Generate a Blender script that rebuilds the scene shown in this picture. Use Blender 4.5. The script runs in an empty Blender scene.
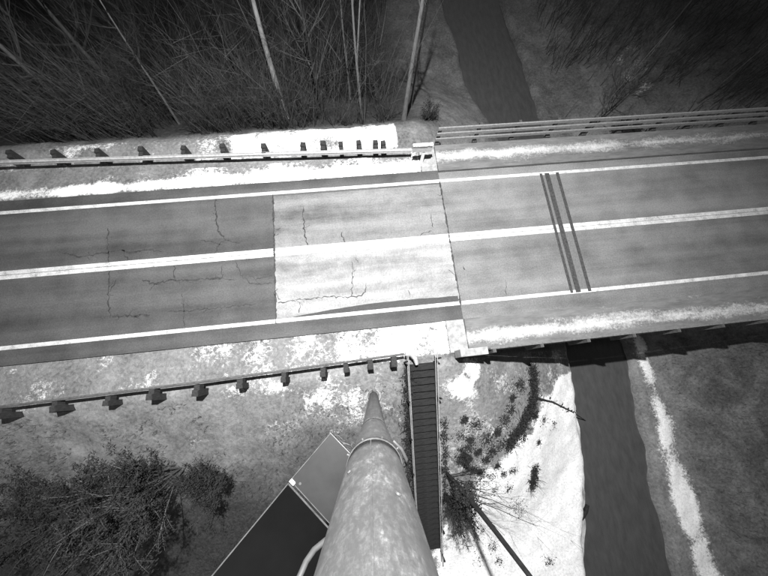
import bpy, math, random
import numpy as np
from mathutils import Matrix, Vector
random.seed(7)
rng = np.random.default_rng(11)
SC = bpy.context.scene
COL = SC.collection
# ------------------------------------------------------------------ camera
CAM_Z = 14.5
cam = bpy.data.cameras.new('camera')
cam.sensor_width = 36.0
cam.lens = 36.0 * 328.0 / 768.0
cam.clip_start = 0.05
cam.clip_end = 2000.0
camo = bpy.data.objects.new('camera', cam)
COL.objects.link(camo)
camo.matrix_world = Matrix(((0.99333185, 0.09348006, -0.06747833, 0.0),
                            (-0.10768114, 0.96136767, -0.25333176, 0.0),
                            (0.04119001, 0.25890865, 0.96502316, CAM_Z),
                            (0, 0, 0, 1)))
SC.camera = camo
# ------------------------------------------------------------------ night sky
W = bpy.data.worlds.new('World')
SC.world = W
W.use_nodes = True
wn, wl = W.node_tree.nodes, W.node_tree.links
bg = wn['Background']
sky = wn.new('ShaderNodeTexSky')
sky.sky_type = 'NISHITA'
sky.sun_disc = False
sky.sun_elevation = math.radians(3.5)
sky.sun_rotation = math.radians(230)
bw = wn.new('ShaderNodeRGBToBW')          # the camera is a monochrome night sensor
wl.new(sky.outputs[0], bw.inputs[0])
wl.new(bw.outputs[0], bg.inputs['Color'])
bg.inputs['Strength'].default_value = 0.15
SC.view_settings.view_transform = 'Standard'
SC.view_settings.look = 'None'
SC.view_settings.exposure = 0.0
SC.view_settings.gamma = 1.0
LAMP_POWER = 82000.0
LAMP_AT = (0.0, 4.2, 23.0)

# ------------------------------------------------------------------ helpers
def tag(o, label=None, cat=None, group=None, kind=None):
    if label: o['label'] = label
    if cat: o['category'] = cat
    if group: o['group'] = group
    if kind: o['kind'] = kind
    return o

def empty(name, loc=(0, 0, 0), rz=0.0):
    o = bpy.data.objects.new(name, None)
    o.empty_display_size = 0.2
    o.location = loc
    o.rotation_euler = (0, 0, rz)
    COL.objects.link(o)
    return o

class MB:
    """collects boxes, tubes and sheets for one mesh"""
    def __init__(s): s.v = []; s.f = []
    def add(s, vs, fs):
        b = len(s.v)
        s.v += [tuple(p) for p in vs]
        s.f += [tuple(i + b for i in f) for f in fs]
    def box(s, c, size, rz=0.0, M=None):
        x, y, z = [d / 2 for d in size]
        pts = [Vector(p) for p in ((-x,-y,-z),(x,-y,-z),(x,y,-z),(-x,y,-z),(-x,-y,z),(x,-y,z),(x,y,z),(-x,y,z))]
        R = M if M is not None else Matrix.Rotation(rz, 3, 'Z')
        s.add([R @ p + Vector(c) for p in pts],
              [(3,2,1,0),(4,5,6,7),(0,1,5,4),(1,2,6,5),(2,3,7,6),(3,0,4,7)])
    def tube(s, pts, rad, sides=6, cap=True):
        pts = [Vector(p) for p in pts]
        n = len(pts)
        if not hasattr(rad, '__len__'): rad = [rad] * n
        b = len(s.v)
        t0 = (pts[1] - pts[0]).normalized()
        a = t0.orthogonal().normalized()
        for i, p in enumerate(pts):
            t = (pts[min(i + 1, n - 1)] - pts[max(i - 1, 0)])
            if t.length < 1e-9: t = t0.copy()
            t.normalize()
            a = (a - a.dot(t) * t)
            if a.length < 1e-6: a = t.orthogonal()
            a.normalize()
            c = t.cross(a)
            for k in range(sides):
                q = 2 * math.pi * k / sides
                s.v.append(tuple(p + (a * math.cos(q) + c * math.sin(q)) * rad[i]))
        for i in range(n - 1):
            for k in range(sides):
                k2 = (k + 1) % sides
                s.f.append((b + i*sides + k, b + i*sides + k2, b + (i+1)*sides + k2, b + (i+1)*sides + k))
        if cap:
            s.f.append(tuple(b + k for k in reversed(range(sides))))
            s.f.append(tuple(b + (n-1)*sides + k for k in range(sides)))
    def build(s, name, mat, parent=None, smooth=False):
        me = bpy.data.meshes.new(name)
        me.from_pydata(s.v, [], s.f)
        me.materials.append(mat)
        if smooth: me.polygons.foreach_set('use_smooth', [True] * len(me.polygons))
        me.update()
        o = bpy.data.objects.new(name, me)
        COL.objects.link(o)
        if parent is not None: o.parent = parent
        return o

def dup(root, loc, rz=0.0, sc=1.0, label=None, group=None):
    r = root.copy(); COL.objects.link(r)
    r.location = loc; r.rotation_euler = (0, 0, rz); r.scale = (sc, sc, sc)
    if label: r['label'] = label
    if group: r['group'] = group
    for ch in list(root.children):
        c = ch.copy(); COL.objects.link(c); c.parent = r
        for g in ch.children:
            d = g.copy(); COL.objects.link(d); d.parent = c
    return r

# value noise for the relief of the terrain
_T = rng.random((256, 256))
def vnoise(x, y):
    x = np.asarray(x, float); y = np.asarray(y, float)
    xi = np.floor(x).astype(int); yi = np.floor(y).astype(int)
    fx = x - xi; fy = y - yi
    fx = fx*fx*(3 - 2*fx); fy = fy*fy*(3 - 2*fy)
    g = lambda a, b: _T[a % 256, b % 256]
    return (g(xi, yi)*(1-fx)+g(xi+1, yi)*fx)*(1-fy)+(g(xi, yi+1)*(1-fx)+g(xi+1, yi+1)*fx)*fy
def fbm(x, y, o=4):
    s = 0; a = 0.5
    for i in range(o):
        s = s + a*vnoise(x*2**i + 17.3*i, y*2**i + 5.1*i); a /= 2
    return s / (1 - 0.5**o)
def sstep(a, b, x):
    t = np.clip((np.asarray(x, float) - a) / (b - a), 0, 1)
    return t*t*(3 - 2*t)

# ------------------------------------------------------------------ materials (all neutral: monochrome night camera)
def g3(v): return (v, v, v, 1.0)
class NT:
    def __init__(s, name, rough=0.85, metal=0.0):
        s.m = bpy.data.materials.new(name); s.m.use_nodes = True
        s.n, s.l = s.m.node_tree.nodes, s.m.node_tree.links
        s.b = s.n['Principled BSDF']
        s.b.inputs['Roughness'].default_value = rough
        s.b.inputs['Metallic'].default_value = metal
        s.b.inputs['Specular IOR Level'].default_value = 0.25
        s.tc = s.n.new('ShaderNodeTexCoord')
    def mapped(s, scale):
        mp = s.n.new('ShaderNodeMapping'); mp.inputs['Scale'].default_value = scale
        s.l.new(s.tc.outputs['Object'], mp.inputs[0]); return mp.outputs[0]
    def noise(s, scale, detail=5, rough=0.6, vec=None, dist=0.0):
        t = s.n.new('ShaderNodeTexNoise')
        t.inputs['Scale'].default_value = scale; t.inputs['Detail'].default_value = detail
        t.inputs['Roughness'].default_value = rough; t.inputs['Distortion'].default_value = dist
        s.l.new(vec if vec is not None else s.tc.outputs['Object'], t.inputs['Vector'])
        return t.outputs[0]
    def ramp(s, fac, stops):
        r = s.n.new('ShaderNodeValToRGB'); e = r.color_ramp.elements
        while len(e) < len(stops): e.new(0.5)
        for el, (p, v) in zip(e, stops): el.position = p; el.color = g3(v)
        s.l.new(fac, r.inputs[0]); return r.outputs[0]
    def math(s, op, a, b):
        m = s.n.new('ShaderNodeMath'); m.operation = op
        for i, v in enumerate((a, b)):
            if isinstance(v, (int, float)): m.inputs[i].default_value = v
            else: s.l.new(v, m.inputs[i])
        return m.outputs[0]
    def mix(s, fac, a, b, mode='MIX'):
        m = s.n.new('ShaderNodeMix'); m.data_type = 'RGBA'; m.blend_type = mode
        for i, v in ((0, fac), (6, a), (7, b)):
            if isinstance(v, (int, float)): m.inputs[i].default_value = v if i == 0 else g3(v)
            else: s.l.new(v, m.inputs[i])
        return m.outputs[2]
    def attr(s, name):
        a = s.n.new('ShaderNodeAttribute'); a.attribute_name = name; return a.outputs['Fac']
    def color(s, v):
        if isinstance(v, (int, float)): s.b.inputs['Base Color'].default_value = g3(v)
        else: s.l.new(v, s.b.inputs['Base Color'])
        return s
    def bump(s, h, strength=0.4, dist=0.03):
        b = s.n.new('ShaderNodeBump'); b.inputs['Strength'].default_value = strength
        b.inputs['Distance'].default_value = dist
        s.l.new(h, b.inputs['Height']); s.l.new(b.outputs[0], s.b.inputs['Normal']); return s

def plain(name, lo, hi, scale=6.0, rough=0.8, metal=0.0, bump=0.0, vec=None):
    t = NT(name, rough, metal)
    n = t.noise(scale, vec=t.mapped(vec) if vec else None)
    t.color(t.ramp(n, [(0.3, lo), (0.7, hi)]))
    if bump: t.bump(n, bump)
    return t.m

def road_mat(name, lo, hi):
    t = NT(name, 0.8)
    a = t.noise(1.0, 4, 0.55, t.mapped((0.04, 0.85, 1)))      # worn wheel tracks along the road
    b = t.noise(0.7, 5, 0.6)
    c = t.noise(15.0, 5, 0.85)
    f = t.math('ADD', t.math('MULTIPLY', a, 0.62), t.math('MULTIPLY', b, 0.38))
    base = t.ramp(f, [(0.34, lo), (0.60, hi)])
    grit = t.ramp(c, [(0.32, 0.55), (0.68, 1.12)])
    t.color(t.mix(1.0, base, grit, 'MULTIPLY')); t.bump(c, 0.35, 0.01)
    return t.m
M = {}
M['asphalt'] = road_mat('asphalt', 0.036, 0.100)
M['deck_asphalt'] = road_mat('deck_asphalt', 0.085, 0.205)
M['patch'] = road_mat('patch_asphalt', 0.04, 0.07)
for nm_, key_, k_ in (('slab_concrete', 'slab', 1.0), ('dimmed_slab_concrete', 'slab_far', 0.64)):  # far slab's darker copy puts the lamp hotspot's contrast into the concrete colour
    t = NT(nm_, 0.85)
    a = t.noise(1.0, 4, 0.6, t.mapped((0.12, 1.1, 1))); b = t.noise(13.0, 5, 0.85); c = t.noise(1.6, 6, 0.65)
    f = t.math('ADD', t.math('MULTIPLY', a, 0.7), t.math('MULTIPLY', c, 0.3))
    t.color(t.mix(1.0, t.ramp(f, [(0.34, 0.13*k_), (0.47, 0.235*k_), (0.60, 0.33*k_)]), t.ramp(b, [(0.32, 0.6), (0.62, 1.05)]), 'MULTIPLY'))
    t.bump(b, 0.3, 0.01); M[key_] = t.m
t = NT('road_paint', 0.7)
n1 = t.noise(2.2, 5, 0.7); n2 = t.noise(30, 4, 0.8)
t.color(t.ramp(t.math('ADD', t.math('MULTIPLY', n1, 0.5), t.math('MULTIPLY', n2, 0.5)), [(0.36, 0.14), (0.47, 0.40), (0.62, 0.62)])); M['paint'] = t.m
M['crack'] = plain('crack_filler', 0.016, 0.05, 12, 0.6)
M['faint_crack'] = plain('open_crack', 0.05, 0.10, 12, 0.9)
# ground: dry grass and litter, snow lying on it where it lies (attribute = snow cover, leaf litter cover)
t = NT('ground', 0.9)
big = t.noise(0.55, 6, 0.65, dist=0.6); fine = t.noise(7.0, 6, 0.72, dist=0.5); gr = t.noise(32.0, 3, 0.7)
gg = t.math('ADD', t.math('MULTIPLY', big, 0.45), t.math('MULTIPLY', fine, 0.55))
grass0 = t.ramp(gg, [(0.34, 0.035), (0.50, 0.10), (0.66, 0.19)])
frost = t.ramp(gg, [(0.34, 0.06), (0.48, 0.155), (0.64, 0.26)])
grass = t.mix(t.attr('frost'), grass0, frost)
lit = t.ramp(fine, [(0.35, 0.012), (0.65, 0.045)])
soil = t.mix(t.attr('litter'), grass, lit)
mid = t.math('ADD', t.math('MULTIPLY', fine, 0.6), t.math('MULTIPLY', gr, 0.4))
thr = t.math('SUBTRACT', t.math('ADD', t.attr('snow'), mid), 1.0)
sf = t.ramp(thr, [(0.0, 0.0), (0.16, 1.0)])
snowc = t.ramp(t.noise(9.0, 8, 0.85), [(0.30, 0.34), (0.46, 0.70), (0.6, 0.88)])
t.color(t.mix(sf, soil, snowc)); t.bump(mid, 0.5, 0.07); M['ground'] = t.m
t = NT('snow', 0.7)
n = t.noise(9.0, 6, 0.75); n2 = t.noise(2.0, 4, 0.6)
t.color(t.ramp(t.math('ADD', t.math('MULTIPLY', n, 0.6), t.math('MULTIPLY', n2, 0.4)), [(0.34, 0.22), (0.45, 0.66), (0.6, 0.84)])); t.bump(n, 0.9, 0.08); M['snow'] = t.m
t = NT('ice', 0.5)
n = t.noise(1.3, 5, 0.6)
t.color(t.ramp(n, [(0.35, 0.16), (0.55, 0.42), (0.7, 0.6)])); t.bump(n, 0.3, 0.03); M['ice'] = t.m
t = NT('water', 0.12); t.b.inputs['Specular IOR Level'].default_value = 0.5
n = t.noise(2.2, 4, 0.6, t.mapped((1.6, 0.5, 1)))
t.color(t.ramp(n, [(0.3, 0.048), (0.7, 0.068)])); t.bump(n, 0.05, 0.02); M['water'] = t.m
M['galv'] = None
t = NT('galvanised_steel', 0.55, 0.0)
v = t.n.new('ShaderNodeTexVoronoi'); v.inputs['Scale'].default_value = 48
t.l.new(t.mapped((1, 1, 0.45)), v.inputs['Vector'])
n = t.noise(5, 8, 0.82, t.mapped((2.2, 2.2, 0.55)))
n3 = t.noise(45, 3, 0.7)
f = t.math('ADD', t.math('MULTIPLY', v.outputs['Color'], 0.08), t.math('ADD', t.math('MULTIPLY', n, 0.77), t.math('MULTIPLY', n3, 0.15)))
t.color(t.ramp(f, [(0.34, 0.045), (0.48, 0.058), (0.56, 0.085), (0.66, 0.18)])); t.bump(n3, 0.1, 0.004); M['galv'] = t.m
M['rail_steel'] = plain('weathered_rail_steel', 0.22, 0.38, 9, 0.6, 0.0, 0.15)
M['bridge_rail'] = plain('bridge_rail_steel', 0.07, 0.14, 9, 0.6)
M['near_rail'] = plain('dull_rail_steel', 0.05, 0.11, 9, 0.7, 0, 0.15)
M['far_bar'] = plain('grey_bar_steel', 0.14, 0.22, 9, 0.7)
M['dark_steel'] = plain('dark_steel', 0.03, 0.07, 8, 0.6)
M['joint_steel'] = plain('joint_steel', 0.09, 0.15, 14, 0.5)
M['rubber'] = plain('joint_rubber', 0.022, 0.06, 10, 0.7)
M['post_wood'] = plain('post_wood', 0.015, 0.04, 10, 0.9, 0, 0.4, (2, 2, 0.5))
M['stair_wood'] = plain('stair_wood', 0.006, 0.018, 7, 0.9, 0, 0.3, (0.7, 3, 3))
M['concrete'] = plain('concrete', 0.17, 0.32, 5, 0.9, 0, 0.3)
t = NT('kerb_concrete_snowy', 0.9)
sep = t.n.new('ShaderNodeSeparateXYZ'); t.l.new(t.tc.outputs['Object'], sep.inputs[0])
def band(c, w): return t.math('SUBTRACT', 1.0, t.math('MULTIPLY', t.math('ABSOLUTE', t.math('SUBTRACT', sep.outputs['Y'], c), 0.0), 1.0/w))
bd = t.math('MAXIMUM', t.math('MAXIMUM', band(1.18, 0.55), band(10.42, 0.5)), 0.0)
along = t.math('SUBTRACT', 1.0, t.math('MULTIPLY', t.math('ABSOLUTE', t.math('SUBTRACT', sep.outputs['X'], 6.0), 0.0), 0.035))
nz_ = t.math('ADD', t.math('MULTIPLY', t.noise(1.6, 5, 0.7, t.mapped((0.35, 1, 1))), 0.5), t.math('MULTIPLY', t.noise(11, 5, 0.8), 0.5))
k_ = t.math('ADD', t.math('MULTIPLY', t.math('MULTIPLY', bd, along), 0.30), nz_)
con = t.ramp(t.noise(4, 6, 0.7, t.mapped((0.3, 1.5, 1))), [(0.3, 0.085), (0.7, 0.16)])
t.color(t.mix(t.ramp(k_, [(0.58, 0.0), (0.80, 0.85)]), con, 0.55)); t.bump(nz_, 0.6, 0.05); M['kerb'] = t.m
M['bark_dark'] = plain('dark_bark', 0.012, 0.03, 12, 0.95, 0, 0.5, (1, 1, 0.3))
M['bark_grey'] = plain('grey_bark', 0.06, 0.12, 12, 0.95, 0, 0.5, (1, 1, 0.3))
M['bark_pale'] = plain('pale_bark', 0.10, 0.2, 12, 0.9, 0, 0.4, (1, 1, 0.3))
M['twig'] = plain('twigs', 0.022, 0.058, 3, 0.95)
M['twig_dark'] = plain('dark_twigs', 0.012, 0.03, 3, 0.95)
M['needle'] = plain('dark_foliage', 0.012, 0.032, 1.5, 0.9)
M['dead_leaf'] = plain('dead_leaves', 0.012, 0.035, 2.5, 0.95)
M['pv'] = plain('solar_glass', 0.0015, 0.003, 1.2, 0.7)
M['pv'].node_tree.nodes['Principled BSDF'].inputs['Specular IOR Level'].default_value = 0.05
M['tray'] = plain('grey_painted_metal', 0.008, 0.014, 2.5, 0.5)
M['sign'] = plain('sign_sheet', 0.3, 0.42, 5, 0.5)
M['cable'] = plain('cable_sheath', 0.022, 0.04, 6, 0.6)
M['white_metal'] = plain('bright_bracket', 0.7, 0.8, 6, 0.4)
t = NT('lamp_glass', 0.4); t.b.inputs['Base Color'].default_value = g3(0.8)
t.b.inputs['Emission Color'].default_value = g3(1.0); t.b.inputs['Emission Strength'].default_value = 20.0
M['lamp_glass'] = t.m

# ------------------------------------------------------------------ terrain
WATER = -6.8
YS = [-300, -12, -6.8, 0.3, 17.4, 31.5, 300]
XL = [6.0, 10.4, 11.9, 12.3, 10.3, 9.2, 4.0]
XR = [15.5, 15.9, 16.1, 16.7, 15.3, 14.8, 10.0]
def xl(y): return np.interp(y, YS, XL)
def xr(y): return np.interp(y, YS, XR)
FX, FY0, FY1 = 3.7, 0.10, 12.6
def terrain(x, y, rough=True):
    x = np.asarray(x, float); y = np.asarray(y, float)
    dx = np.maximum(x - FX, 0); dy = np.maximum(np.maximum(FY0 - y, y - FY1), 0)
    d = np.hypot(dx, dy)
    z = -0.12 - 0.62*d
    z = -6.25 + np.logaddexp(0, (z + 6.25)*3.0)/3.0
    L, Rr = xl(y), xr(y)
    zr = -6.35 + 0.28*np.maximum(x - Rr - 1.8, 0)
    zr = -2.6 - np.logaddexp(0, (-2.6 - zr)*1.5)/1.5
    mid = (L + Rr)/2
    z = np.where(x > mid, zr, z)
    inside = np.minimum(x - L, Rr - x)
    z = z + (-7.6 - z)*sstep(-0.25, 0.5, inside + (fbm(x*0.5+3, y*0.5, 3)-0.5)*0.8)
    if rough:
        amp = np.where((d > 0.4) | (x > 10), 1.0, 0.15)
        z = z + amp*((fbm(x*0.7, y*0.7)-0.5)*0.30 + (fbm(x*2.6+9, y*2.6)-0.5)*0.16)
    return z
def tz(x, y): return float(terrain(x, y))

def axis(lo, hi, a, b, step):
    core = list(np.arange(a, b + 1e-6, step))
    out = []; v = a; s = step
    while v > lo: s *= 1.35; v -= s; out.append(v)
    out2 = []; v = core[-1]; s = step
    while v < hi: s *= 1.35; v += s; out2.append(v)
    return np.array(out[::-1] + core + out2)
gx = axis(-400, 400, -24, 30, 0.17); gy = axis(-400, 400, -14, 26, 0.17)
X, Y = np.meshgrid(gx, gy)
Z = terrain(X, Y)
# the fill under the carriageway sits below the pavement sheets
under = (X < FX) & (Y > 1.9) & (Y < 9.9)
Z = np.where(under, -0.14, Z)
# snow cover
nz = fbm(X*0.35+40, Y*0.35+7, 4); nf = fbm(X*1.1+4, Y*1.1+70, 4)
snow = np.full(X.shape, 0.16) + 0.55*(nf-0.5) + 0.3*(nz-0.5)
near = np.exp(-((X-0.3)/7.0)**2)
frost = np.zeros(X.shape)
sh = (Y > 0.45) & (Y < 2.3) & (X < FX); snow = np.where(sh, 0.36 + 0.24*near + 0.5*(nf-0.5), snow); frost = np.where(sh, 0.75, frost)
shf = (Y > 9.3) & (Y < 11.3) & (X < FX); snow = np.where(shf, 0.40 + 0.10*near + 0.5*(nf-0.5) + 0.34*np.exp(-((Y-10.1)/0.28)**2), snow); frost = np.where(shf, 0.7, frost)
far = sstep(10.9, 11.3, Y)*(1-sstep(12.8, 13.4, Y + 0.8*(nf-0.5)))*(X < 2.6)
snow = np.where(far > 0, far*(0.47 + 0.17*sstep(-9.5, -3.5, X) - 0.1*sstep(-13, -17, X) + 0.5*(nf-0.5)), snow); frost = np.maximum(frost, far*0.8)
emb = (Y < 0.5)*(Y > -2.4)*(X < 2.0)
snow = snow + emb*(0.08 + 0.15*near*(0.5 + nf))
frost = np.maximum(frost, (Y < 0.5)*(X < 2.0)*np.clip(0.85*sstep(-3.8, -0.8, Y + 2*(nz-0.5)), 0, 1))
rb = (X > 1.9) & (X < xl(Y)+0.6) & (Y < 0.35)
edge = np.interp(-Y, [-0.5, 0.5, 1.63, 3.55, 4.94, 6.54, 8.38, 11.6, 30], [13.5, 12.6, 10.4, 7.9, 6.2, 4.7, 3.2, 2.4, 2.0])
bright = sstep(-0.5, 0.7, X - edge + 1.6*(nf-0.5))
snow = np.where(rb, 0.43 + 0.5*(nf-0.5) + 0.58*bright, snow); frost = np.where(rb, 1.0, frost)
gap = (X >= FX) & (X > xr(Y)) ; frost = np.where(gap & (Y > 11.0), 0.75*(1-sstep(15.5, 18, Y)) + 0.5*sstep(0.5, 0.6, nz), frost); frost = np.where(gap & (Y < 0.5), 0.25*sstep(0.4, 0.65, nf), frost)
frost = np.where((X > 2.6) & (X < xl(Y)+.3) & (Y > 11.3), 0.5*(1-sstep(16, 22, Y)), frost)
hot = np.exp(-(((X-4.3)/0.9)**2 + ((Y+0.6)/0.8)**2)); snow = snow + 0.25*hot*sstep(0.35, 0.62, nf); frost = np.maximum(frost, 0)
rib = np.exp(-((X - xr(Y) - 0.95 - 0.05*np.clip(-Y, 0, 12))/(0.55 + 0.04*np.clip(-Y, 0, 12)))**2)*sstep(1.5, 0.2, Y); snow = snow + 0.60*rib*(0.8 + 0.2*sstep(-3, -6, Y)); frost = np.maximum(frost, 1.1*np.exp(-((X - xr(Y) - 1.0)/1.2)**2)*sstep(1.5, 0.2, Y))
fr = (Y > 12.5)*np.exp(-(((X-22.3)/2.2)**2 + ((Y-20.5)/3.0)**2)); snow = snow + 0.26*fr; frost = np.maximum(frost, fr)
litter = sstep(12.7, 13.6, Y + 0.7*(nf-0.5))*(1-sstep(3.0, 6.5, X + 2*(nz-0.5)))
litter = np.maximum(litter, sstep(19.5, 22, X + 3*(nz-0.5))*sstep(14.5, 17, Y)*0.35)
litter = np.maximum(litter, 0.9*sstep(-2.8, -5.6, Y + 2*(nz-0.5))*sstep(0.5, -3.5, X))
litter = np.maximum(litter, 0.45*sstep(17.8, 20, X)*sstep(1, -2, Y)*sstep(0.42, 0.6, nf))
Z = Z + 0.09*sstep(0.45, 0.75, snow)*(~(sh | shf))
Z = Z + np.where((sh | shf), 0.10*np.clip(snow, 0, 1)*nf, 0)
Z = Z - 0.22*((X > 1.5) & (X < 2.95) & (Y > -10.0) & (Y < 0.25))     # cut for the stairs
ny, nx = X.shape
me = bpy.data.meshes.new('ground')
me.vertices.add(nx*ny)
me.vertices.foreach_set('co', np.stack([X, Y, Z], -1).reshape(-1))
i = np.arange(nx*ny).reshape(ny, nx)
q = np.stack([i[:-1, :-1], i[:-1, 1:], i[1:, 1:], i[1:, :-1]], -1).reshape(-1, 4)
me.loops.add(q.size); me.loops.foreach_set('vertex_index', q.reshape(-1))
me.polygons.add(len(q)); me.polygons.foreach_set('loop_start', np.arange(0, q.size, 4))
me.polygons.foreach_set('use_smooth', np.ones(len(q), bool))
me.update(calc_edges=True)
for nm, arr in (('snow', snow), ('litter', litter), ('frost', frost)):
    at = me.attributes.new(nm, 'FLOAT', 'POINT'); at.data.foreach_set('value', np.clip(arr, 0, 1.2).reshape(-1).astype(np.float32))
me.materials.append(M['ground'])
g = bpy.data.objects.new('ground', me); COL.objects.link(g); tag(g, kind='structure')

def sheet(name, x0, x1, y0, y1, z, mat, parent=None, nx=1):
    b = MB(); xs = np.linspace(x0, x1, nx+1)
    b.add([(x, y, z) for x in xs for y in (y0, y1)], [(2*k, 2*k+2, 2*k+3, 2*k+1) for k in range(nx)])
    o = b.build(name, mat, parent)
    if parent is None: tag(o, kind='structure')
    return o
river = sheet('river', -10, 30, -400, 400, WATER, M['water'], nx=4)
# thin ice rim on the river's left edge
b = MB(); ys = np.arange(-30, 2.0, 0.25)
for s, fn, wd in ((1, xl, 0.45),):
    k0 = len(b.v)
    for y in ys:
        e = float(fn(y)); w_ = wd*(0.35 + 1.1*float(fbm(y*0.8+(5 if s > 0 else 60), 3.0, 4)))
        b.v += [(e - s*0.45, y, WATER+0.012), (e + s*w_, y, WATER+0.012)]
    for k in range(len(ys)-1): b.f.append((k0+2*k, k0+2*k+1, k0+2*k+3, k0+2*k+2))
tag(b.build('river_ice', M['ice']), kind='structure')

# ------------------------------------------------------------------ road
YB, YC, YT = 2.76, 6.0, 9.10           # near edge line, centre line, far edge line
road = sheet('road', -300, 4.42, 2.02, 9.72, 0.0, M['asphalt'], nx=40)
deck_road = sheet('bridge_roadway', 4.42, 300, 2.02, 9.60, 0.0, M['deck_asphalt'], nx=40)
slab = sheet('approach_slab', -3.88, 4.42, YB-0.02, YC, 0.004, M['slab'], nx=8)
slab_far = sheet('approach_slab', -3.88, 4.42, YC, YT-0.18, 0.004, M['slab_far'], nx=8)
# dark feathered asphalt along the near edge of the slab
b = MB(); n = 40
for k in range(n+1):
    x = -3.4 + 7.75*k/n
    u = k/n
    w_ = 0.05 + 0.42*math.sin(min(1, u*1.25)*math.pi*0.55)*(1 - 0.35*u) + 0.05*float(fbm(x*2, 1.0))
    b.v += [(x, YB-0.02, 0.008), (x, YB+w_, 0.008)]
    if k: b.f.append((2*k-2, 2*k, 2*k+1, 2*k-1))
tag(b.build('asphalt_patch', M['patch']), kind='structure')
def line(name, x0, x1, y, w_, amp=0.0):
    return sheet(name, x0, x1, y-w_/2, y+w_/2, 0.012, M['paint'], nx=30)
line('edge_line', -300, 300, YB, 0.17)
line('edge_line', -300, 300, YT, 0.17)
line('centre_line', -300, 300, YC+0.105, 0.19)
line('centre_line', -300, 300, YC-0.105, 0.19)

def crack(pts, w_, parent, z=0.009, mat='crack', rough=0.05):
    b = MB(); P = []
    for (a, c) in zip(pts[:-1], pts[1:]):
        L = math.dist(a, c); m = max(2, int(L/0.10))
        for k in range(m):
            u = k/m; P.append((a[0]+(c[0]-a[0])*u, a[1]+(c[1]-a[1])*u))
    P.append(pts[-1]); Q = []
    for k, p in enumerate(P):
        o = 0 if k in (0, len(P)-1) else rough
        Q.append(Vector((p[0]+random.uniform(-o, o), p[1]+random.uniform(-o, o))))
    for k, p in enumerate(Q):
        t = (Q[min(k+1, len(Q)-1)] - Q[max(k-1, 0)])
        if t.length < 1e-6: t = Vector((1, 0))
        t.normalize(); nn = Vector((-t.y, t.x))
        h = w_*0.5*random.uniform(0.25, 1.5)*(0.4 if k in (0, len(Q)-1) else 1)
        b.v += [(p.x-nn.x*h, p.y-nn.y*h, z), (p.x+nn.x*h, p.y+nn.y*h, z)]
        if k: b.f.append((2*k-2, 2*k-1, 2*k+1, 2*k))
    if w_ > 0.035:
        for k in range(3, len(Q)-3):
            if random.random() < 0.10:
                p = Q[k].copy(); d = Vector((random.gauss(0, 1), random.gauss(0, 1))).normalized()
                for j in range(random.randint(2, 5)):
                    q = p + d*0.09; nn = Vector((-d.y, d.x))*w_*0.16*random.uniform(.5, 1.3)
                    i0 = len(b.v); b.v += [(p.x-nn.x, p.y-nn.y, z), (p.x+nn.x, p.y+nn.y, z), (q.x+nn.x*.7, q.y+nn.y*.7, z), (q.x-nn.x*.7, q.y-nn.y*.7, z)]; b.f.append((i0, i0+1, i0+2, i0+3))
                    p = q; d = (d + Vector((random.gauss(0, .5), random.gauss(0, .5)))).normalized()
    return b.build('crack', M[mat], parent)
def at(px, py, z=0.0):
    """ground point of the survey photograph's pixel (used once, to lay out positions in metres)"""
    r = camo.matrix_world.to_3x3() @ Vector((px-384.0, 288.0-py, -328.0))
    k = (z-CAM_Z)/r.z
    return (r.x*k, r.y*k)
def px(*pp): return [at(*p) for p in pp]
R_, S_, D_ = road, slab, deck_road
for pts, w_ in ((px((216,196),(216,218),(219,232),(226,240)), .07), (px((226,240),(240,243)), .05), (px((226,240),(217,246),(214,262)), .05),
                (px((62,253),(80,257),(105,253),(122,250),(128,252),(150,250),(162,252)), .06), (px((122,250),(128,260)), .06),
                (px((108,228),(108,252),(110,270),(108,290),(110,318)), .045), (px((174,262),(175,279)), .06),
                (px((142,280),(155,284),(172,280),(195,280),(222,278)), .07), (px((222,278),(222,266)), .05), (px((222,278),(235,280)), .05),
                (px((112,316),(140,315),(150,315)), .08), (px((168,312),(195,310),(225,307),(255,304)), .05), (px((182,294),(184,326)), .04),
                (px((236,262),(240,275),(252,284),(272,283)), .04), (px((248,274),(256,279),(272,276)), .04),
                (px((116,280),(110,292)), .05), (px((200,240),(222,245)), .04)):
    crack(pts, w_, R_)
for pts, w_ in ((px((303,206),(304,226),(305,236),(308,246)), .055), (px((342,232),(344,244)), .05), (px((352,262),(353,280),(351,296)), .045),
                (px((278,303),(300,300),(325,297),(350,297),(362,296),(366,291)), .045), (px((300,302),(299,313)), .035),
                (px((356,257),(358,263)), .03), (px((366,283),(366,293)), .03), (px((416,240),(424,233),(432,231)), .035), (px((433,228),(431,214)), .035),
                (px((408,290),(410,296)), .03)):
    crack(pts, w_, S_)
for pts, w_ in ((px((505,280),(506,296)), .03), (px((463,266),(465,270)), .05), (px((480,265),(482,266)), .04)): crack(pts, w_, D_)
# transverse joints of the approach slab
crack([(-3.88, YT-0.05), (-3.88, YB-0.1)], 0.085, S_, 0.016, rough=0.012)
crack([(4.42, YT), (4.42, YB-0.1)], 0.07, S_, 0.016, rough=0.012)

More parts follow.
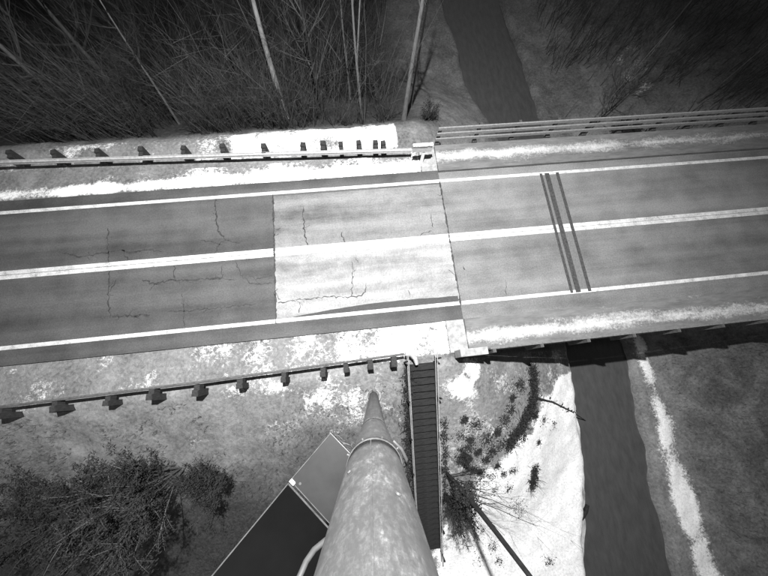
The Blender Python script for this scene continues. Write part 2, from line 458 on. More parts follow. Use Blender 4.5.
# ------------------------------------------------------------------ bridge
BX0, BX1 = 4.42, 60.0
DY0, DY1 = 0.59, 11.20
br = empty('bridge', (BX0, 6, 0))
tag(br, 'road bridge with dark fascia carrying the two lane road over the river at right', 'bridge')
def bp(mb, name, mat):
    o = mb.build(name, mat); o.parent = br; o.matrix_parent_inverse = Matrix.Translation((-BX0, -6, 0)); return o
b = MB(); b.box(((BX0+BX1)/2-0.4, (DY0+DY1)/2, -0.17), (BX1-BX0+0.8, DY1-DY0, 0.30)); bp(b, 'deck', M['concrete'])
for yy in (DY0+0.55, 3.2, 5.8, 8.4, DY1-0.55):
    b = MB(); b.box(((BX0+BX1)/2+0.2, yy, -0.90), (BX1-BX0-0.5, 0.34, 1.16))
    b.box(((BX0+BX1)/2+0.2, yy, -1.50), (BX1-BX0-0.5, 0.60, 0.04)); bp(b, 'girder', M['dark_steel'])
b = MB(); b.box((BX0-0.15, (DY0+DY1)/2, -2.2), (0.9, DY1-DY0-0.1, 3.76)); bp(b, 'abutment', M['concrete'])
for yc, s in ((1.2975, -1), (10.36, 1)):     # raised concrete kerb walks
    w_ = 1.425 if s < 0 else 1.50
    b = MB(); b.box(((BX0+BX1)/2, yc, 0.06), (BX1-BX0, w_, 0.16)); bp(b, 'kerb', M['kerb'])
for x0, w_, mt in ((9.74, 0.13, 'rubber'), (10.06, 0.24, 'rubber'), (10.62, 0.16, 'rubber'), (9.89, 0.15, 'joint_steel'), (10.34, 0.40, 'joint_steel')):
    z_ = 0.018 if mt == 'rubber' else 0.009
    b = MB(); b.box((x0, (YB+YT)/2-0.02, z_-0.006), (w_, YT-YB+0.05 + (0.0 if mt == 'rubber' else -0.25), 0.012)); bp(b, 'expansion_joint', M[mt])

def railing(label, y, x0, x1, spacing, inward):
    r = empty('bridge_railing', (x0, y, 0.14)); tag(r, label, 'railing')
    n = int((x1-x0)/spacing)
    b = MB(); b.box((0, 0, 0.42), (0.14, 0.14, 1.36)); b.box((0, inward*0.10, -0.12), (0.24, 0.12, 0.2))
    first = b.build('post', M['dark_steel'], r)
    for k in range(1, n+1):
        c = first.copy(); COL.objects.link(c); c.parent = r; c.location = (k*spacing, 0, 0)
    for zz, hh in ((0.14, 0.30), (0.58, 0.24), (0.99, 0.24)) if inward > 0 else ((0.26, 0.16), (0.64, 0.16), (1.02, 0.16)):
        b = MB(); L = n*spacing+0.3
        b.box((L/2-0.15, inward*0.105, zz), (L, 0.07, hh)); b.build('rail', M['bridge_rail'] if inward > 0 else M['far_bar'], r)
    if inward > 0:
        b = MB(); b.box((-0.75, inward*0.06, 0.36), (1.15, 0.30, 0.98))
        b.build('end_block', M['concrete'], r)
    return r
railing('dark bridge railing on the near side, running right from the top of the stairs', 0.44, 5.1, 47, 2.0, 1)
railing('grey three bar bridge railing on the far side of the road', 11.34, 4.6, 47, 2.0, -1)

# ------------------------------------------------------------------ guardrails
def wbeam(pts, zc, face, mat, parent, name='beam'):
    """corrugated beam along pts (x,y); face=+1 when its front looks to +y"""
    prof = [(-0.155, 0.0), (-0.11, 0.015), (-0.075, 0.08), (-0.03, 0.08), (0, 0.02), (0.03, 0.08), (0.075, 0.08), (0.11, 0.015), (0.155, 0.0)]
    b = MB(); n = len(prof)
    for th in (0.0, -0.012):
        for (x, y, dz) in pts:
            for (h, d) in prof: b.v.append((x, y + face*(d+th), zc+dz+h))
    m = len(pts)
    for th in range(2):
        o = th*m*n
        for i in range(m-1):
            for k in range(n-1):
                b.f.append((o+i*n+k, o+(i+1)*n+k, o+(i+1)*n+k+1, o+i*n+k+1))
    for i in range(m-1):
        for k in (0, n-1):
            b.f.append((i*n+k, (i+1)*n+k, m*n+(i+1)*n+k, m*n+i*n+k))
    return b.build(name, mat, parent)
def near_y(x): return float(np.interp(x, [-60, -14.2, -7, 1.7], [0.30, 0.36, 0.46, 0.70]))
def far_y(x): return float(np.interp(x, [-60, -16, -4.3, 3.2], [11.5, 11.42, 10.95, 10.62]))
def guardrail(label, xs, fy, back, xend, ztop, steel):
    r = empty('guardrail', (0, 0, 0)); tag(r, label, 'guardrail')
    proto = None
    for x in xs:
        zf = -0.12
        if proto is None:
            b = MB(); b.box((0, 0, 0.40), (0.22, 0.22, 0.98)); b.box((0, 0, 0.895), (0.19, 0.19, 0.012))
            proto = b.build('post', M['post_wood'], r); o = proto
            b = MB(); b.box((0, -back*0.20, 0.62), (0.20, 0.18, 0.36)); blk = b.build('spacer_block', M['post_wood'], proto)
        else:
            o = proto.copy(); COL.objects.link(o); o.parent = r
            c = blk.copy(); COL.objects.link(c); c.parent = o
        o.location = (x + random.uniform(-.03, .03), fy(x) + back*0.33, zf + random.uniform(-.03, .02))
        o.rotation_euler = (random.uniform(-.06, .06), random.uniform(-.06, .06), random.uniform(-.14, .14)); o.scale = (random.uniform(.9, 1.15), random.uniform(.9, 1.15), random.uniform(.93, 1.06))
    X = np.arange(min(xs)-1.5, xend+0.01, 0.3)
    wbeam([(x, fy(x), 0.0) for x in X], ztop, -back, M[steel], r)
    return r
xs_near = [-37.2+1.93*k for k in range(12)] + [-14.1, -12.15, -10.3, -8.55, -6.85, -5.2, -3.5, -1.9, -0.95, 0.05, 1.0]
gn = guardrail('steel beam guardrail on dark wooden posts along the near shoulder, ending at the stairs', xs_near, near_y, -1, 1.55, 0.56, 'near_rail')
b = MB(); P = [(1.55, near_y(1.55)+0.03, .56), (1.80, near_y(1.7)-0.02, .55), (1.95, near_y(1.7)-0.20, .52), (2.0, 0.25, .45)]
b.tube(P, [.09, .10, .10, .07], 8); b.build('end_terminal', M['rail_steel'], gn)
xs_far = [-41+1.95*k for k in range(18)] + [-6.05, -4.1, -2.25, -1.2, -0.35, 0.5, 1.35, 1.75]
guardrail('steel beam guardrail on wooden posts along the far snowy shoulder', xs_far, far_y, 1, 3.3, 0.52, 'rail_steel')

# sign at the far end of the guardrail
fx, fy_ = at(421, 163, -0.1)
sg = empty('road_sign', (fx, fy_, -0.12)); tag(sg, 'small snow topped rectangular sign on a post where the far guardrail ends', 'sign')
b = MB(); b.box((0, 0, 0.72), (0.13, 0.10, 1.46)); b.build('post', M['white_metal'], sg)
b = MB(); b.box((-0.12, -0.066, 1.22), (0.94, 0.03, 0.46)); b.build('board', M['sign'], sg)
b = MB()
for k in range(7): b.box((-0.12-0.41+0.137*k, -0.05, 1.47+0.012*random.random()), (0.15, 0.13+0.03*random.random(), 0.06+0.02*random.random()))
b.build('snow_cap', M['snow'], sg)

# ------------------------------------------------------------------ staircase down the bank
st = empty('staircase', (2.22, 0.3, 0)); tag(st, 'dark wooden staircase with thin handrails going down the bank beside the bridge', 'staircase')
SLOPE = 0.62; N = 31; RUN = 0.305; SW = 1.16
def sx(y): return 2.52 - 0.030*(0.3 - y)*0 
tr = None
for k in range(N):
    y = -0.15 - k*RUN; z = 0.06 - (0.15 + k*RUN)*SLOPE + 0.02
    if tr is None:
        b = MB(); b.box((0, 0, 0), (SW, 0.285, 0.05)); tr = b.build('tread', M['stair_wood'], st); o = tr
        b = MB(); b.box((0, -0.135, -0.10), (SW-0.02, 0.025, 0.148)); rs = b.build('riser', M['stair_wood'], tr)
    else:
        o = tr.copy(); COL.objects.link(o); o.parent = st
        c = rs.copy(); COL.objects.link(c); c.parent = o
    o.location = (random.uniform(-.012, .012), y, z + random.uniform(-.008, .008)); o.rotation_euler = (random.uniform(-.02, .02), 0, random.uniform(-.012, .012))
Lr = N*RUN
for s in (-1, 1):
    b = MB(); Mx = Matrix.Rotation(math.atan(SLOPE), 3, 'X')
    b.box((s*(SW/2+0.035), -Lr/2, 0.06-Lr/2*SLOPE-0.12), (0.06, Lr*math.hypot(1, SLOPE), 0.26), M=Mx); b.build('stringer', M['stair_wood'], st)
    for hz in (0.5, 0.95):
        b = MB(); b.tube([(s*(SW/2+0.02), 0.35, 0.06+hz), (s*(SW/2+0.02), -Lr-0.6, 0.06+hz-(Lr+0.6)*SLOPE)], 0.017, 6); b.build('handrail', M['rail_steel'], st)
    pp = None
    for k in range(7):
        y = 0.1 - k*(Lr+0.4)/6.0
        if pp is None:
            b = MB(); b.box((0, 0, 0.28), (0.06, 0.06, 1.4)); pp = b.build('post', M['stair_wood'], st); o = pp
        else:
            o = pp.copy(); COL.objects.link(o); o.parent = st
        o.location = (s*(SW/2+0.10), y, 0.06 + y*SLOPE)

# ------------------------------------------------------------------ camera mast with street lamp
PX, PY = 0.0, -0.86
ms = empty('lamp_mast', (0.05, PY, -0.6)); tag(ms, 'tall galvanised steel mast with collar, standing on the bank in front of the guardrail', 'mast')
def mp(mb, name, mat, smooth=True):
    o = mb.build(name, mat, None, smooth); o.parent = ms; o.matrix_parent_inverse = Matrix.Translation((-0.05, -PY, 0.6)); return o
def cx(z): return 0.07 - 0.11*min(max(z, 0), 14)/11.0
zg = tz(0.05, PY)
b = MB(); b.tube([(cx(0), PY, zg-0.5), (cx(0), PY, zg+0.10), (cx(0), PY, zg+0.13)], [0.33, 0.33, 0.30], 32); mp(b, 'footing', M['concrete'], False)
b = MB(); b.tube([(cx(0), PY, zg+0.13), (cx(0), PY, zg+0.17)], [0.27, 0.27], 24); mp(b, 'base_plate', M['galv'], False)
for k in range(8):
    q = k*math.pi/4+0.2; b = MB(); b.tube([(cx(0)+0.235*math.cos(q), PY+0.235*math.sin(q), zg+0.16), (cx(0)+0.235*math.cos(q), PY+0.235*math.sin(q), zg+0.24)], 0.022, 6); mp(b, 'anchor_bolt', M['dark_steel'], False)
b = MB(); zz = np.linspace(zg+0.17, 8.95, 30); b.tube([(cx(z), PY, z) for z in zz], [0.185 + 0.02*i/29 for i in range(30)], 32); mp(b, 'lower_section', M['galv'])
b = MB(); zz = np.linspace(8.90, 11.02, 14); b.tube([(cx(z), PY, z) for z in zz], [0.212 + 0.046*i/13 for i in range(14)], 32); mp(b, 'middle_section', M['galv'])
b = MB(); zz = [10.95, 10.96, 11.02, 11.03]; b.tube([(cx(z), PY, z) for z in zz], [0.258, 0.276, 0.276, 0.268], 32); mp(b, 'collar', M['dark_steel'])
b = MB(); zz = np.linspace(11.0, 23.6, 40); b.tube([(cx(z), PY, z) for z in zz], [0.266 if z < 16 else 0.266-0.02*(z-16) for z in zz], 40); mp(b, 'upper_section', M['galv'])
b = MB(); b.tube([(-0.05, PY, 23.5), (-0.03, 0.6, 23.7), (0, 2.4, 23.75), (0, 4.0, 23.5)], [0.06, 0.055, 0.05, 0.04], 12); mp(b, 'lamp_arm', M['galv'])
b = MB(); b.box((0, 4.2, 23.37), (0.36, 0.75, 0.16)); b.box((0, 4.2, 23.47), (0.24, 0.5, 0.06)); mp(b, 'lamp_head', M['dark_steel'], False)
b = MB(); b.box((0, 4.2, 23.28), (0.26, 0.5, 0.012)); mp(b, 'lamp_lens', M['lamp_glass'], False)
ld = bpy.data.lights.new('lamp_light', 'SPOT'); ld.energy = LAMP_POWER; ld.color = (1, 1, 1)
ld.spot_size = math.radians(112); ld.spot_blend = 1.0; ld.shadow_soft_size = 0.16
lo = bpy.data.objects.new('lamp_light', ld); COL.objects.link(lo); lo.location = LAMP_AT
b = MB(); b.box((cx(12), PY+0.266, 12.2), (0.010, 0.012, 2.25)); mp(b, 'weld_seam', M['galv'], False)
for q in (0.55, 1.2, 1.9, 2.6):
    b = MB(); p = Vector((cx(11), PY, 10.99)); d = Vector((math.cos(q), math.sin(q), 0)); b.tube([p + d*0.27, p + d*0.295], 0.010, 6); mp(b, 'collar_bolt', M['dark_steel'], False)
for q, z in ((2.2, 11.9), (1.0, 12.5)):
    b = MB(); p = Vector((cx(z), PY, z)); d = Vector((math.cos(q), math.sin(q), 0)); b.tube([p + d*0.27, p + d*0.282], 0.016, 8); mp(b, 'bolt', M['dark_steel'], False)
# collar clip and its dangling strap end
b = MB(); b.tube([(0.17, PY+0.22, 10.98), (0.24, PY+0.13, 10.93), (0.285, PY+0.02, 10.88), (0.285, PY-0.06, 10.8)], [.012, .018, .018, .008], 6); mp(b, 'collar_clip', M['dark_steel'])

# cable looping away from the mast
b = MB(); c = [at(365, 526, 12.3), at(340, 532, 12.35), at(326, 540, 12.4), at(314, 550, 12.45), at(306, 562, 12.5), at(299, 578, 12.55), at(295, 640, 12.6)]
zs = [12.3, 12.35, 12.4, 12.45, 12.5, 12.55, 12.6]
b.tube([(p[0], p[1], z) for p, z in zip(c, zs)], 0.016, 8); tag(b.build('cable', M['cable'], None, True), 'grey cable curving out from the left side of the mast at the frame edge', 'cable')

# pale tray and solar panel hung on the mast
A = Vector((-1.446, -1.481, 8.5)); u = Vector((0.738, 0.674, 0)); v_ = Vector((0.653, -0.758, 0)); UP = Vector((0, 0, 1))
tb = empty('equipment_box', (A.x, A.y, 8.4)); tag(tb, 'flat grey equipment box with square lid beside the mast, below the dark panel', 'box')
inv = Matrix.Translation((-A.x, -A.y, -8.4))
def tp(mb, name, mat, root, iv):
    o = mb.build(name, mat); o.parent = root; o.matrix_parent_inverse = iv; return o
Mr = Matrix((u, v_, UP)).transposed()
ctr = A + u*0.475 + v_*0.62
b = MB(); b.box(ctr - UP*0.07, (0.93, 1.22, 0.12), M=Mr); tp(b, 'body', M['dark_steel'], tb, inv)
b = MB(); b.box(ctr, (0.95, 1.24, 0.018), M=Mr); tp(b, 'lid', M['tray'], tb, inv)
for s, L_ in ((0.467, 1.24), (-0.467, 1.24)):
    b = MB(); b.box(ctr + u*s + UP*0.017, (0.012, L_, 0.014), M=Mr); tp(b, 'lid_rim', M['joint_steel' if s > 0 else 'dark_steel'], tb, inv)
for s in (0.612, -0.612):
    b = MB(); b.box(ctr + v_*s + UP*0.017, (0.92, 0.012, 0.014), M=Mr); tp(b, 'lid_rim', M['dark_steel'], tb, inv)
b = MB(); b.box(A + u*0.02 + v_*0.05 + UP*0.04, (0.05, 0.09, 0.03), M=Mr); tp(b, 'bracket', M['white_metal'], tb, inv)
b = MB(); b.tube([A + u*0.08 + v_*0.16 + UP*0.008, A + u*0.08 + v_*0.16 + UP*0.022], 0.022, 10); tp(b, 'cable_gland', M['dark_steel'], tb, inv)
b = MB(); e = Vector((cx(8.4), PY, 8.36)); d = ctr - UP*0.12
b.tube([e, d], 0.04, 8); tp(b, 'mounting_arm', M['dark_steel'], tb, inv)
# tangled wires at the box's far corner
Bc = A + u*0.955
b = MB()
for s in range(4):
    p0 = Bc + v_*(0.10+0.09*s) - UP*0.03; pts = [p0]
    for k in range(6): p0 = p0 + u*random.uniform(-0.01, .05) + v_*random.uniform(-0.02, 0.09) + UP*random.uniform(-.04, .02); pts.append(p0)
    b.tube(pts, 0.008, 5)
tp(b, 'wires', M['dark_steel'], tb, inv)
sp = empty('solar_panel', (A.x, A.y, 8.56)); tag(sp, 'dark tilted flat panel with a thin bright edge at the bottom left of the mast', 'solar panel')
inv = Matrix.Translation((-A.x, -A.y, -8.56))
ti = math.radians(51); du = (-u*math.cos(ti) + UP*math.sin(ti)); nn = v_.cross(du); nn = -nn if nn.z < 0 else nn
Mp = Matrix((du, v_, nn)).transposed()
o0 = A - u*0.03 + UP*0.07; LP, WP = 2.6, 1.34
b = MB(); b.box(o0 + du*(LP/2) + v_*(WP/2), (LP-0.05, WP-0.05, 0.030), M=Mp); tp(b, 'glass', M['pv'], sp, inv)
for k in (0.012, WP-0.012):
    b = MB(); b.box(o0 + du*(LP/2) + v_*k, (LP, 0.014, 0.046), M=Mp); tp(b, 'frame', M['dark_steel'], sp, inv)
for k in (0.0125, LP-0.0125):
    b = MB(); b.box(o0 + du*k + v_*(WP/2), (0.025, WP-0.05, 0.046), M=Mp); tp(b, 'frame', M['dark_steel'], sp, inv)
b = MB(); b.tube([Vector((cx(8.6), PY, 8.62)), o0 + du*0.12 + v_*(WP*0.9) - nn*0.06], 0.035, 8); tp(b, 'mounting_arm', M['dark_steel'], sp, inv)

# ------------------------------------------------------------------ trees and shrubs
def grow(b, p, d, L, r, depth, spread=0.6, up=0.15, kids=4, sides=4, twigs=None):
    n = 4; pts = [p.copy()]; rad = [r]
    for k in range(n):
        d = (d + Vector((random.uniform(-1, 1), random.uniform(-1, 1), random.uniform(-.6, .8)))*0.16 + Vector((0, 0, up))*0.3).normalized()
        p = p + d*(L/n); pts.append(p.copy()); rad.append(r*(1 - 0.75*(k+1)/n))
    b.tube(pts, rad, sides if depth > 1 else 3, cap=False)
    if depth > 0:
        for k in range(kids):
            j = random.randint(1, n); q = pts[j]
            ax = Vector((random.uniform(-1, 1), random.uniform(-1, 1), random.uniform(-.4, .9)))
            nd = (d + ax*spread).normalized()
            grow(b, q, nd, L*random.uniform(.45, .7), max(rad[j]*0.6, 0.004), depth-1, spread, up, kids, sides)

def make_tree(name, label, cat, h, r, tm, cm, loc, depth=3, limbs=9, lean=(0, 0), start=0.35, fork=None, group=None, spread=.75):
    t = empty(name, loc); tag(t, label, cat, group)
    b = MB(); n = 9; pts = []; rad = []
    for k in range(n):
        f = k/(n-1)
        pts.append(Vector((lean[0]*f + 0.10*math.sin(f*5+h)*f, lean[1]*f + 0.10*math.cos(f*4+r*40)*f, -0.3 + (h+0.3)*f))); rad.append(r*(1-0.8*f)*((1.35 if limbs else 0.45) if k == 0 else (.8 if k == 1 and not limbs else 1)))
    b.tube(pts, rad, 9, cap=False)
    if fork:
        f0, dv, L_ = fork; j = int(f0*(n-1)); q = pts[j]
        b.tube([q + Vector(dv)*L_*s + Vector((0, 0, 0.0)) for s in (0, .25, .5, .75, 1)], [rad[j]*.8*(1-.8*s) for s in (0, .25, .5, .75, 1)], 7, cap=False)
    b.build('trunk', tm, t, True)
    c = MB()
    for k in range(limbs):
        f = random.uniform(start, 0.98); j = min(n-2, int(f*(n-1))); q = pts[j].lerp(pts[j+1], f*(n-1)-j)
        a = random.uniform(0, 2*math.pi); d = Vector((math.cos(a), math.sin(a), random.uniform(.3, 1.1))).normalized()
        grow(c, q, d, h*0.30*(1.25-f), r*0.42*(1.1-f*0.8)+0.008, depth-1, spread, 0.18)
    c.build('crown', cm, t)
    return t
GW = 'bare trees of the dark wood beyond the far guardrail'
LW = 'bare leafless tree in the dark wood beyond the far guardrail'
protos = []
for k, (h, r, tm) in enumerate(((9, .10, 'bark_dark'), (11, .13, 'bark_grey'), (7.5, .07, 'bark_grey'), (10, .10, 'bark_dark'), (8.5, .08, 'bark_grey'))):
    spot = [(-20, 15.2), (-14.5, 15.4), (-9.5, 15.0), (-1.3, 15.6), (-17, 20)][k]
    protos.append(make_tree('bare_tree', LW, 'tree', h, r, M[tm], M['twig' if k % 2 else 'twig_dark'], (*spot, tz(*spot)), 4, 13, (random.uniform(-.6, .6), random.uniform(-.2, .8)), 0.22, group=GW))
spots = []
tries = 0
while len(spots) < 34 and tries < 4000:
    tries += 1
    p = (random.uniform(-33, 4.5), random.uniform(14.4, 34))
    if p[0] > 3.2 - 0.05*(p[1]-14) and p[1] < 30: continue
    if all(math.dist(p, q) > 2.2 for q in spots + [(-20,15.2),(-14.5,15.4),(-9.5,15),(-1.3,15.6),(-17,20),(-4.3,14.4),(0.3,14.6),(3,14.6)]): spots.append(p)
for k, p in enumerate(spots):
    dup(protos[k % 5], (p[0], p[1], tz(*p)), random.uniform(0, 6.28), random.uniform(.75, 1.15))
# the trees that stand out
make_tree('bare_tree', 'leaning pale trunked bare tree, leftmost bright trunk above the guardrail', 'tree', 9.5, .17, M['bark_pale'], M['twig'], (-3.4, 14.7, tz(-3.4, 14.7)), 3, 7, (0.1, 1.2), .4)
make_tree('bare_tree', 'slim bare tree whose trunk forks into a Y, above the middle of the guardrail', 'tree', 9.0, .085, M['bark_grey'], M['twig'], (0.9, 13.9, tz(.9, 13.9)), 3, 6, (-0.3, .5), .5, fork=(.45, (0.10, 0.16, 0.98), 5.0))
make_tree('bare_tree', 'tall bare tree with a straight grey trunk just left of the far river strip', 'tree', 11.0, .13, M['bark_grey'], M['twig'], (3.2, 13.5, tz(3.2, 13.5)), 3, 6, (0.35, .8), .5)
make_tree('bare_tree', 'thin grey bare tree close to the river edge beside the straight grey trunk', 'tree', 9.0, .08, M['bark_grey'], M['twig'], (4.0, 15.6, tz(4.0, 15.6)), 3, 6, (0.3, .4), .5)
GR = 'bare trees on the far bank right of the river'
LR = 'thin bare tree on the dark far bank right of the river'
pr = make_tree('bare_tree', LR, 'tree', 8.5, .06, M['bark_grey'], M['twig'], (17.2, 15.6, tz(17.2, 15.6)), 4, 9, (.2, .2), .3, group=GR)
for p in ((17.9, 15.9), (25.5, 16.5), (28, 18.5), (31, 16.5), (24, 22), (29, 23), (34, 20), (21, 25), (36, 25), (27, 28), (18.5, 24), (32, 28), (23, 31)):
    dup(pr if random.random() < .5 else protos[random.randint(0, 4)], (p[0], p[1], tz(*p)), random.uniform(0, 6.28), random.uniform(.7, 1.05), LR, GR)
# thicket of thin stems: nobody could count them
def thicket(name, n, region, hh, rr, mat, seed, twigs=2):
    random.seed(seed); b = MB()
    for k in range(n):
        for _ in range(50):
            x, y = region()
            if x is not None: break
        z = tz(x, y)-0.1; h = random.uniform(*hh); l = Vector((random.gauss(0, .2), random.gauss(0, .2), 1))
        r = random.uniform(*rr); p = Vector((x, y, z)); q = p + l*h*.55 + Vector((random.gauss(0, .06), random.gauss(0, .06), 0)); e = q + (l + Vector((random.gauss(0, .15), random.gauss(0, .15), 0)))*h*.45
        b.tube([p, q, e], [r, r*.7, r*.2], 3, cap=False)
        for j in range(twigs):
            f = random.uniform(.3, .95); s = p.lerp(e, f); d = Vector((random.gauss(0, .6), random.gauss(0, .6), random.uniform(.3, 1)))*h*.22
            b.tube([s, s+d], [r*.4, r*.12], 3, cap=False)
    return tag(b.build(name, mat), kind='stuff')
def left_wood():
    x = random.uniform(-34, 4.6); y = 13.2 + 24*random.random()**1.6
    if x > 2.4 and y < 28 and x > 2.4 + 0.06*(y-13): return (None, None)
    if float(fbm(x*.45+8, y*.45, 3)) < random.uniform(.36, .56): return (None, None)
    return (x, y)
thicket('thicket', 5200, left_wood, (1.4, 6.0), (.006, .022), M['twig'], 3, 4)
thicket('thicket', 2600, left_wood, (1.0, 3.2), (.010, .03), M['twig_dark'], 4, 5)
def right_wood():
    x = random.uniform(17.0, 42); y = random.uniform(14, 36)
    if float(fbm(x*.4, y*.4, 3)) < random.uniform(.4, .58) + (.08 if x < 23 and y < 22 else 0): return (None, None)
    return (x, y)
thicket('thicket', 1700, right_wood, (1.0, 3.5), (.010, .028), M['twig'], 5, 3)

# leafy dark bushes
def make_bush(name, label, cat, loc, R, H, fm, sm, stems=14, leaves=2600, ls=.055, group=None, out=(0, 0)):
    t = empty(name, loc); tag(t, label, cat, group)
    b = MB(); c = MB(); tips = []
    for k in range(stems):
        a = random.uniform(0, 6.283); rr = R*random.uniform(.25, 1)
        e = Vector((math.cos(a)*rr + out[0], math.sin(a)*rr + out[1], H*random.uniform(.55, 1)))
        m = e*.5 + Vector((random.gauss(0, .12), random.gauss(0, .12), .18*H))
        pts = [Vector((random.gauss(0, .1), random.gauss(0, .1), -.2)), m, e]
        b.tube(pts, [.035, .022, .006], 5, cap=False)
        for j in range(9):
            f = random.uniform(.3, 1); q = (pts[0].lerp(m, f*2) if f < .5 else m.lerp(e, f*2-1))
            d = ((e-m).normalized() + Vector((random.gauss(0, .7), random.gauss(0, .7), random.gauss(.1, .4)))).normalized()*R*.38
            b.tube([q, q+d*.5+Vector((0, 0, .04)), q+d], [.011, .008, .003], 3, cap=False); tips.append((q, q+d))
    b.build('branches', sm, t)
    for k in range(leaves):
        q, e = random.choice(tips); f = random.random(); p = q.lerp(e, f) + Vector((random.gauss(0, .07), random.gauss(0, .07), random.gauss(0, .07)))
        s = ls*random.uniform(.6, 1.7); n = Vector((random.gauss(0, 1), random.gauss(0, 1), random.gauss(0, 1))).normalized(); a = n.orthogonal().normalized()*s; d = n.cross(a).normalized()*s*.28
        i0 = len(c.v); c.v += [tuple(p-a), tuple(p+d), tuple(p+a), tuple(p-d)]; c.f.append((i0, i0+1, i0+2, i0+3))
    if leaves: c.build('foliage', fm, t)
    return t
random.seed(21)
def on(px_, py_, z0=-3.0):
    x = y = 0
    for _ in range(12):
        x, y = at(px_, py_, z0); z0 = tz(x, y)
    return (x, y, z0)
make_bush('bush', 'large dark bush with pale branches at the lower left, largest on the near bank', 'bush', on(180, 470), 2.1, 4.4, M['needle'], M['bark_grey'], 40, 24000, .05, out=(-.6, -.5))
make_bush('bush', 'low dark bush at the bottom left corner, left of the largest bush', 'bush', on(95, 500), 2.2, 3.0, M['needle'], M['twig'], 30, 15000, .05)
make_bush('bush', 'dark bush between the largest bush and the tilted panel', 'bush', on(222, 476), 1.2, 2.4, M['needle'], M['twig'], 24, 9000, .04)
# beside the stairs
make_bush('bush', 'dark tangled bush at the right of the foot of the stairs', 'bush', on(447, 496), .75, 4.2, M['dead_leaf'], M['bark_dark'], 44, 3600, .032)
make_bush('bush', 'small dark twiggy shrub right of the middle of the stairs', 'bush', on(462, 455), .55, .8, M['dead_leaf'], M['bark_dark'], 12, 500, .045)
x, y, z = on(446, 472)
tr_ = make_tree('bare_tree', 'slender dark bare tree leaning right over the snow beside the stairs', 'tree', 13.5, .125, M['bark_dark'], M['bark_dark'], (x, y, z), 3, 0, (.10, .02), .12)
c = MB(); leafs = MB()
for k in range(13):
    a = random.uniform(-1.5, .5); q = Vector((0, 0, random.uniform(.2, 3.5)))
    d = Vector((math.cos(a), math.sin(a)*.9, random.uniform(.5, 1.1))).normalized()
    grow(c, q, d, random.uniform(1.6, 2.9), .022, 2, .55, .1, 3)
c.build('branches', M['bark_dark'], tr_)
for cz, n, s in ((2.9, 340, .17), (3.7, 420, .16), (2.3, 160, .2)):
    for k in range(n):
        p = Vector((random.gauss(.1, s), random.gauss(-.05, s), cz + random.gauss(0, .25))); h = .05*random.uniform(.6, 1.4)
        nrm = Vector((random.gauss(0, 1), random.gauss(0, 1), random.gauss(0, 1))).normalized(); a = nrm.orthogonal().normalized()*h; d = nrm.cross(a).normalized()*h*.6
        i0 = len(leafs.v); leafs.v += [tuple(p-a), tuple(p+d), tuple(p+a), tuple(p-d)]; leafs.f.append((i0, i0+1, i0+2, i0+3))
leafs.build('dead_leaves', M['dead_leaf'], tr_)

# dark brush on the snow between the stairs and the river
def brush(name, label, cat, path, wid, n, H=.35, group=None, mat='dead_leaf', ls=.06):
    P = [Vector(on(*p)) for p in path]; root = empty(name, P[0]); tag(root, label, cat, group); o = P[0]
    b = MB(); c = MB()
    if len(P) > 1 and name != 'weed_strip': b.tube([p-o+Vector((0, 0, .08)) for p in P], [.07*(1-.7*i/(len(P)-1)) for i in range(len(P))], 6)
    for k in range(n):
        if len(P) > 1:
            f = random.random()*(len(P)-1); i = min(int(f), len(P)-2); p = P[i].lerp(P[i+1], f-i)
        else: p = P[0].copy()
        w_ = wid*random.uniform(.6, 1.2)
        x_, y_ = p.x + random.gauss(0, w_*.6), p.y + random.gauss(0, w_*.6); q = Vector((x_, y_, tz(x_, y_))) - o
        if k % 16 == 0:
            d = Vector((random.gauss(0, .35), random.gauss(0, .35), random.uniform(.3, 1)))*H*1.6
            b.tube([q, q+d*.6+Vector((random.gauss(0, .05), random.gauss(0, .05), 0)), q+d], [.012, .009, .004], 3, cap=False)
        q = q + Vector((0, 0, random.uniform(0, H))); h = ls*random.uniform(.6, 1.5)
        nrm = Vector((random.gauss(0, 1), random.gauss(0, 1), random.gauss(0, 1))).normalized(); a = nrm.orthogonal().normalized()*h; d = nrm.cross(a).normalized()*h*.6
        i0 = len(c.v); c.v += [tuple(q-a), tuple(q+d), tuple(q+a), tuple(q-d)]; c.f.append((i0, i0+1, i0+2, i0+3))
    tag(b.build('branches', M['bark_dark'], root), kind='stuff'); tag(c.build('foliage', M[mat], root), kind='stuff')
    return root
brush('fallen_branch', 'long curved dark fallen branch with dead leaves lying on the snow below the bridge', 'branch', [(531, 366), (533, 392), (528, 412), (519, 430), (506, 446)], .30, 4200, .35, ls=.035)
brush('weed_clump', 'dark pointed weed clump alone on the bright snow right of the slender tree', 'weeds', [(531, 487), (533, 466)], .22, 1100, .4, ls=.035)
GWD = 'small dark weed clumps scattered on the snowy bank'
LWD = 'small dark dead weed clump on the snowy bank between stairs and river'
for p in ((505, 420), (510, 410), (497, 432), (478, 452), (486, 460), (497, 466), (490, 476), (503, 474), (480, 472), (470, 440), (460, 436), (515, 505), (492, 545), (480, 556), (512, 398), (520, 385), (543, 420), (553, 424), (538, 442), (508, 488), (520, 512), (548, 560), (498, 560), (468, 448), (474, 470), (487, 440), (492, 452), (466, 465), (482, 482), (494, 490), (470, 484), (500, 444), (476, 425), (464, 420), (512, 470), (522, 440), (535, 415)):
    brush('weed_clump', LWD, 'weeds', [p], random.uniform(.14, .42), random.randint(110, 460), .13, GWD, ls=.032)
brush('fallen_branch', 'thin dark fallen branch reaching over the water from the curved branch', 'branch', [(535, 398), (552, 402), (572, 412), (590, 424)], .14, 110, .2)
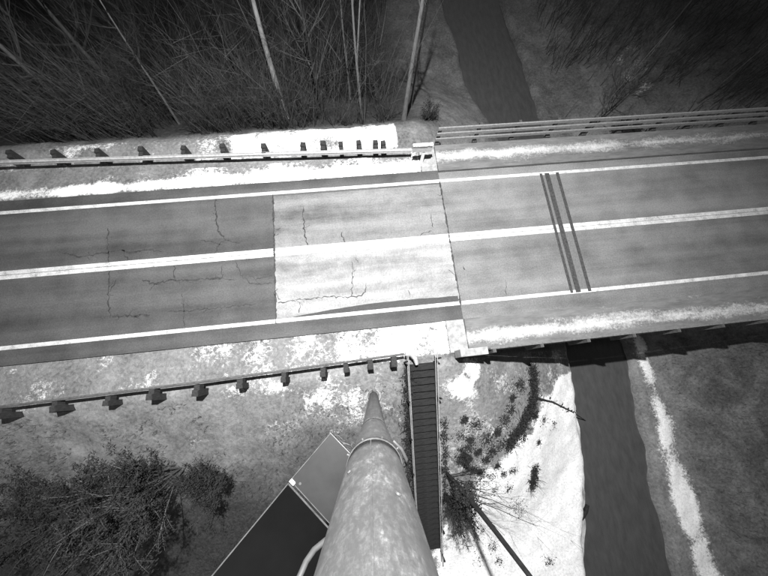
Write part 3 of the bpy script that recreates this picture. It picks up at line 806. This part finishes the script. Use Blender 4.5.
brush('weed_strip', 'ragged dark dead weeds growing along the left edge of the stairs', 'weeds', [(408, 368), (408, 400), (408, 430), (408, 460), (409, 500)], .22, 2600, .25, ls=.035)
brush('weed_strip', 'sparse dark dead weeds growing along the right edge of the stairs', 'weeds', [(444, 420), (444, 445), (445, 470), (444, 500)], .16, 900, .25, ls=.032)
# debris stuck on the ice edge
x, y, z = on(586, 508); z = max(z, WATER)
x -= 0.75; y += 0.1; z = max(tz(x, y), WATER)
lg = empty('log', (x, y, z)); tag(lg, 'short dark log stuck on the ice at the left edge of the river', 'log')
b = MB(); b.tube([(-.35, -.30, .10), (-.1, -.05, .14), (.15, .15, .13), (.38, .42, .10)], [.13, .16, .14, .09], 8); b.build('trunk', M['bark_dark'], lg, True)
b = MB(); b.tube([(.1, .1, .14), (.05, .35, .3), (.12, .5, .42)], [.05, .035, .015], 5); b.build('stub', M['bark_dark'], lg)
# rocks and scrub on the right bank
random.seed(33)
def rbank():
    x = random.uniform(18.6, 30); y = random.uniform(-15, 0.2)
    return (x, y)
thicket('bank_scrub', 2600, rbank, (.12, .5), (.004, .010), M['twig'], 8, 3)
# dead grass tufts on the left bank
def lbank():
    x = random.uniform(-22, 1.2); y = -random.random()**1.2*9 - .3
    if float(fbm(x*.5+3, y*.5, 3)) < .5: return (None, None)
    return (x, y)
thicket('dead_grass', 3500, lbank, (.15, .5), (.004, .011), M['twig'], 9, 3)
make_bush('bush', 'small dark bush between the road sign and the far river strip', 'bush', (4.7, 13.9, tz(4.7, 13.9)), .6, 1.0, M['needle'], M['twig'], 16, 1300, .04)
# thorny scrub around the far dark hollow right of the river
make_bush('bush', 'dark bush on the far bank right of the river, beside the pale snow patch', 'bush', (16.4, 13.9, tz(16.4, 13.9)), 1.3, 1.6, M['needle'], M['twig'], 18, 2300, .07)
make_bush('bush', 'second dark bush on the far bank, farther right along the bridge', 'bush', (20.0, 14.4, tz(20, 14.4)), 1.6, 1.4, M['needle'], M['twig'], 18, 2300, .07)
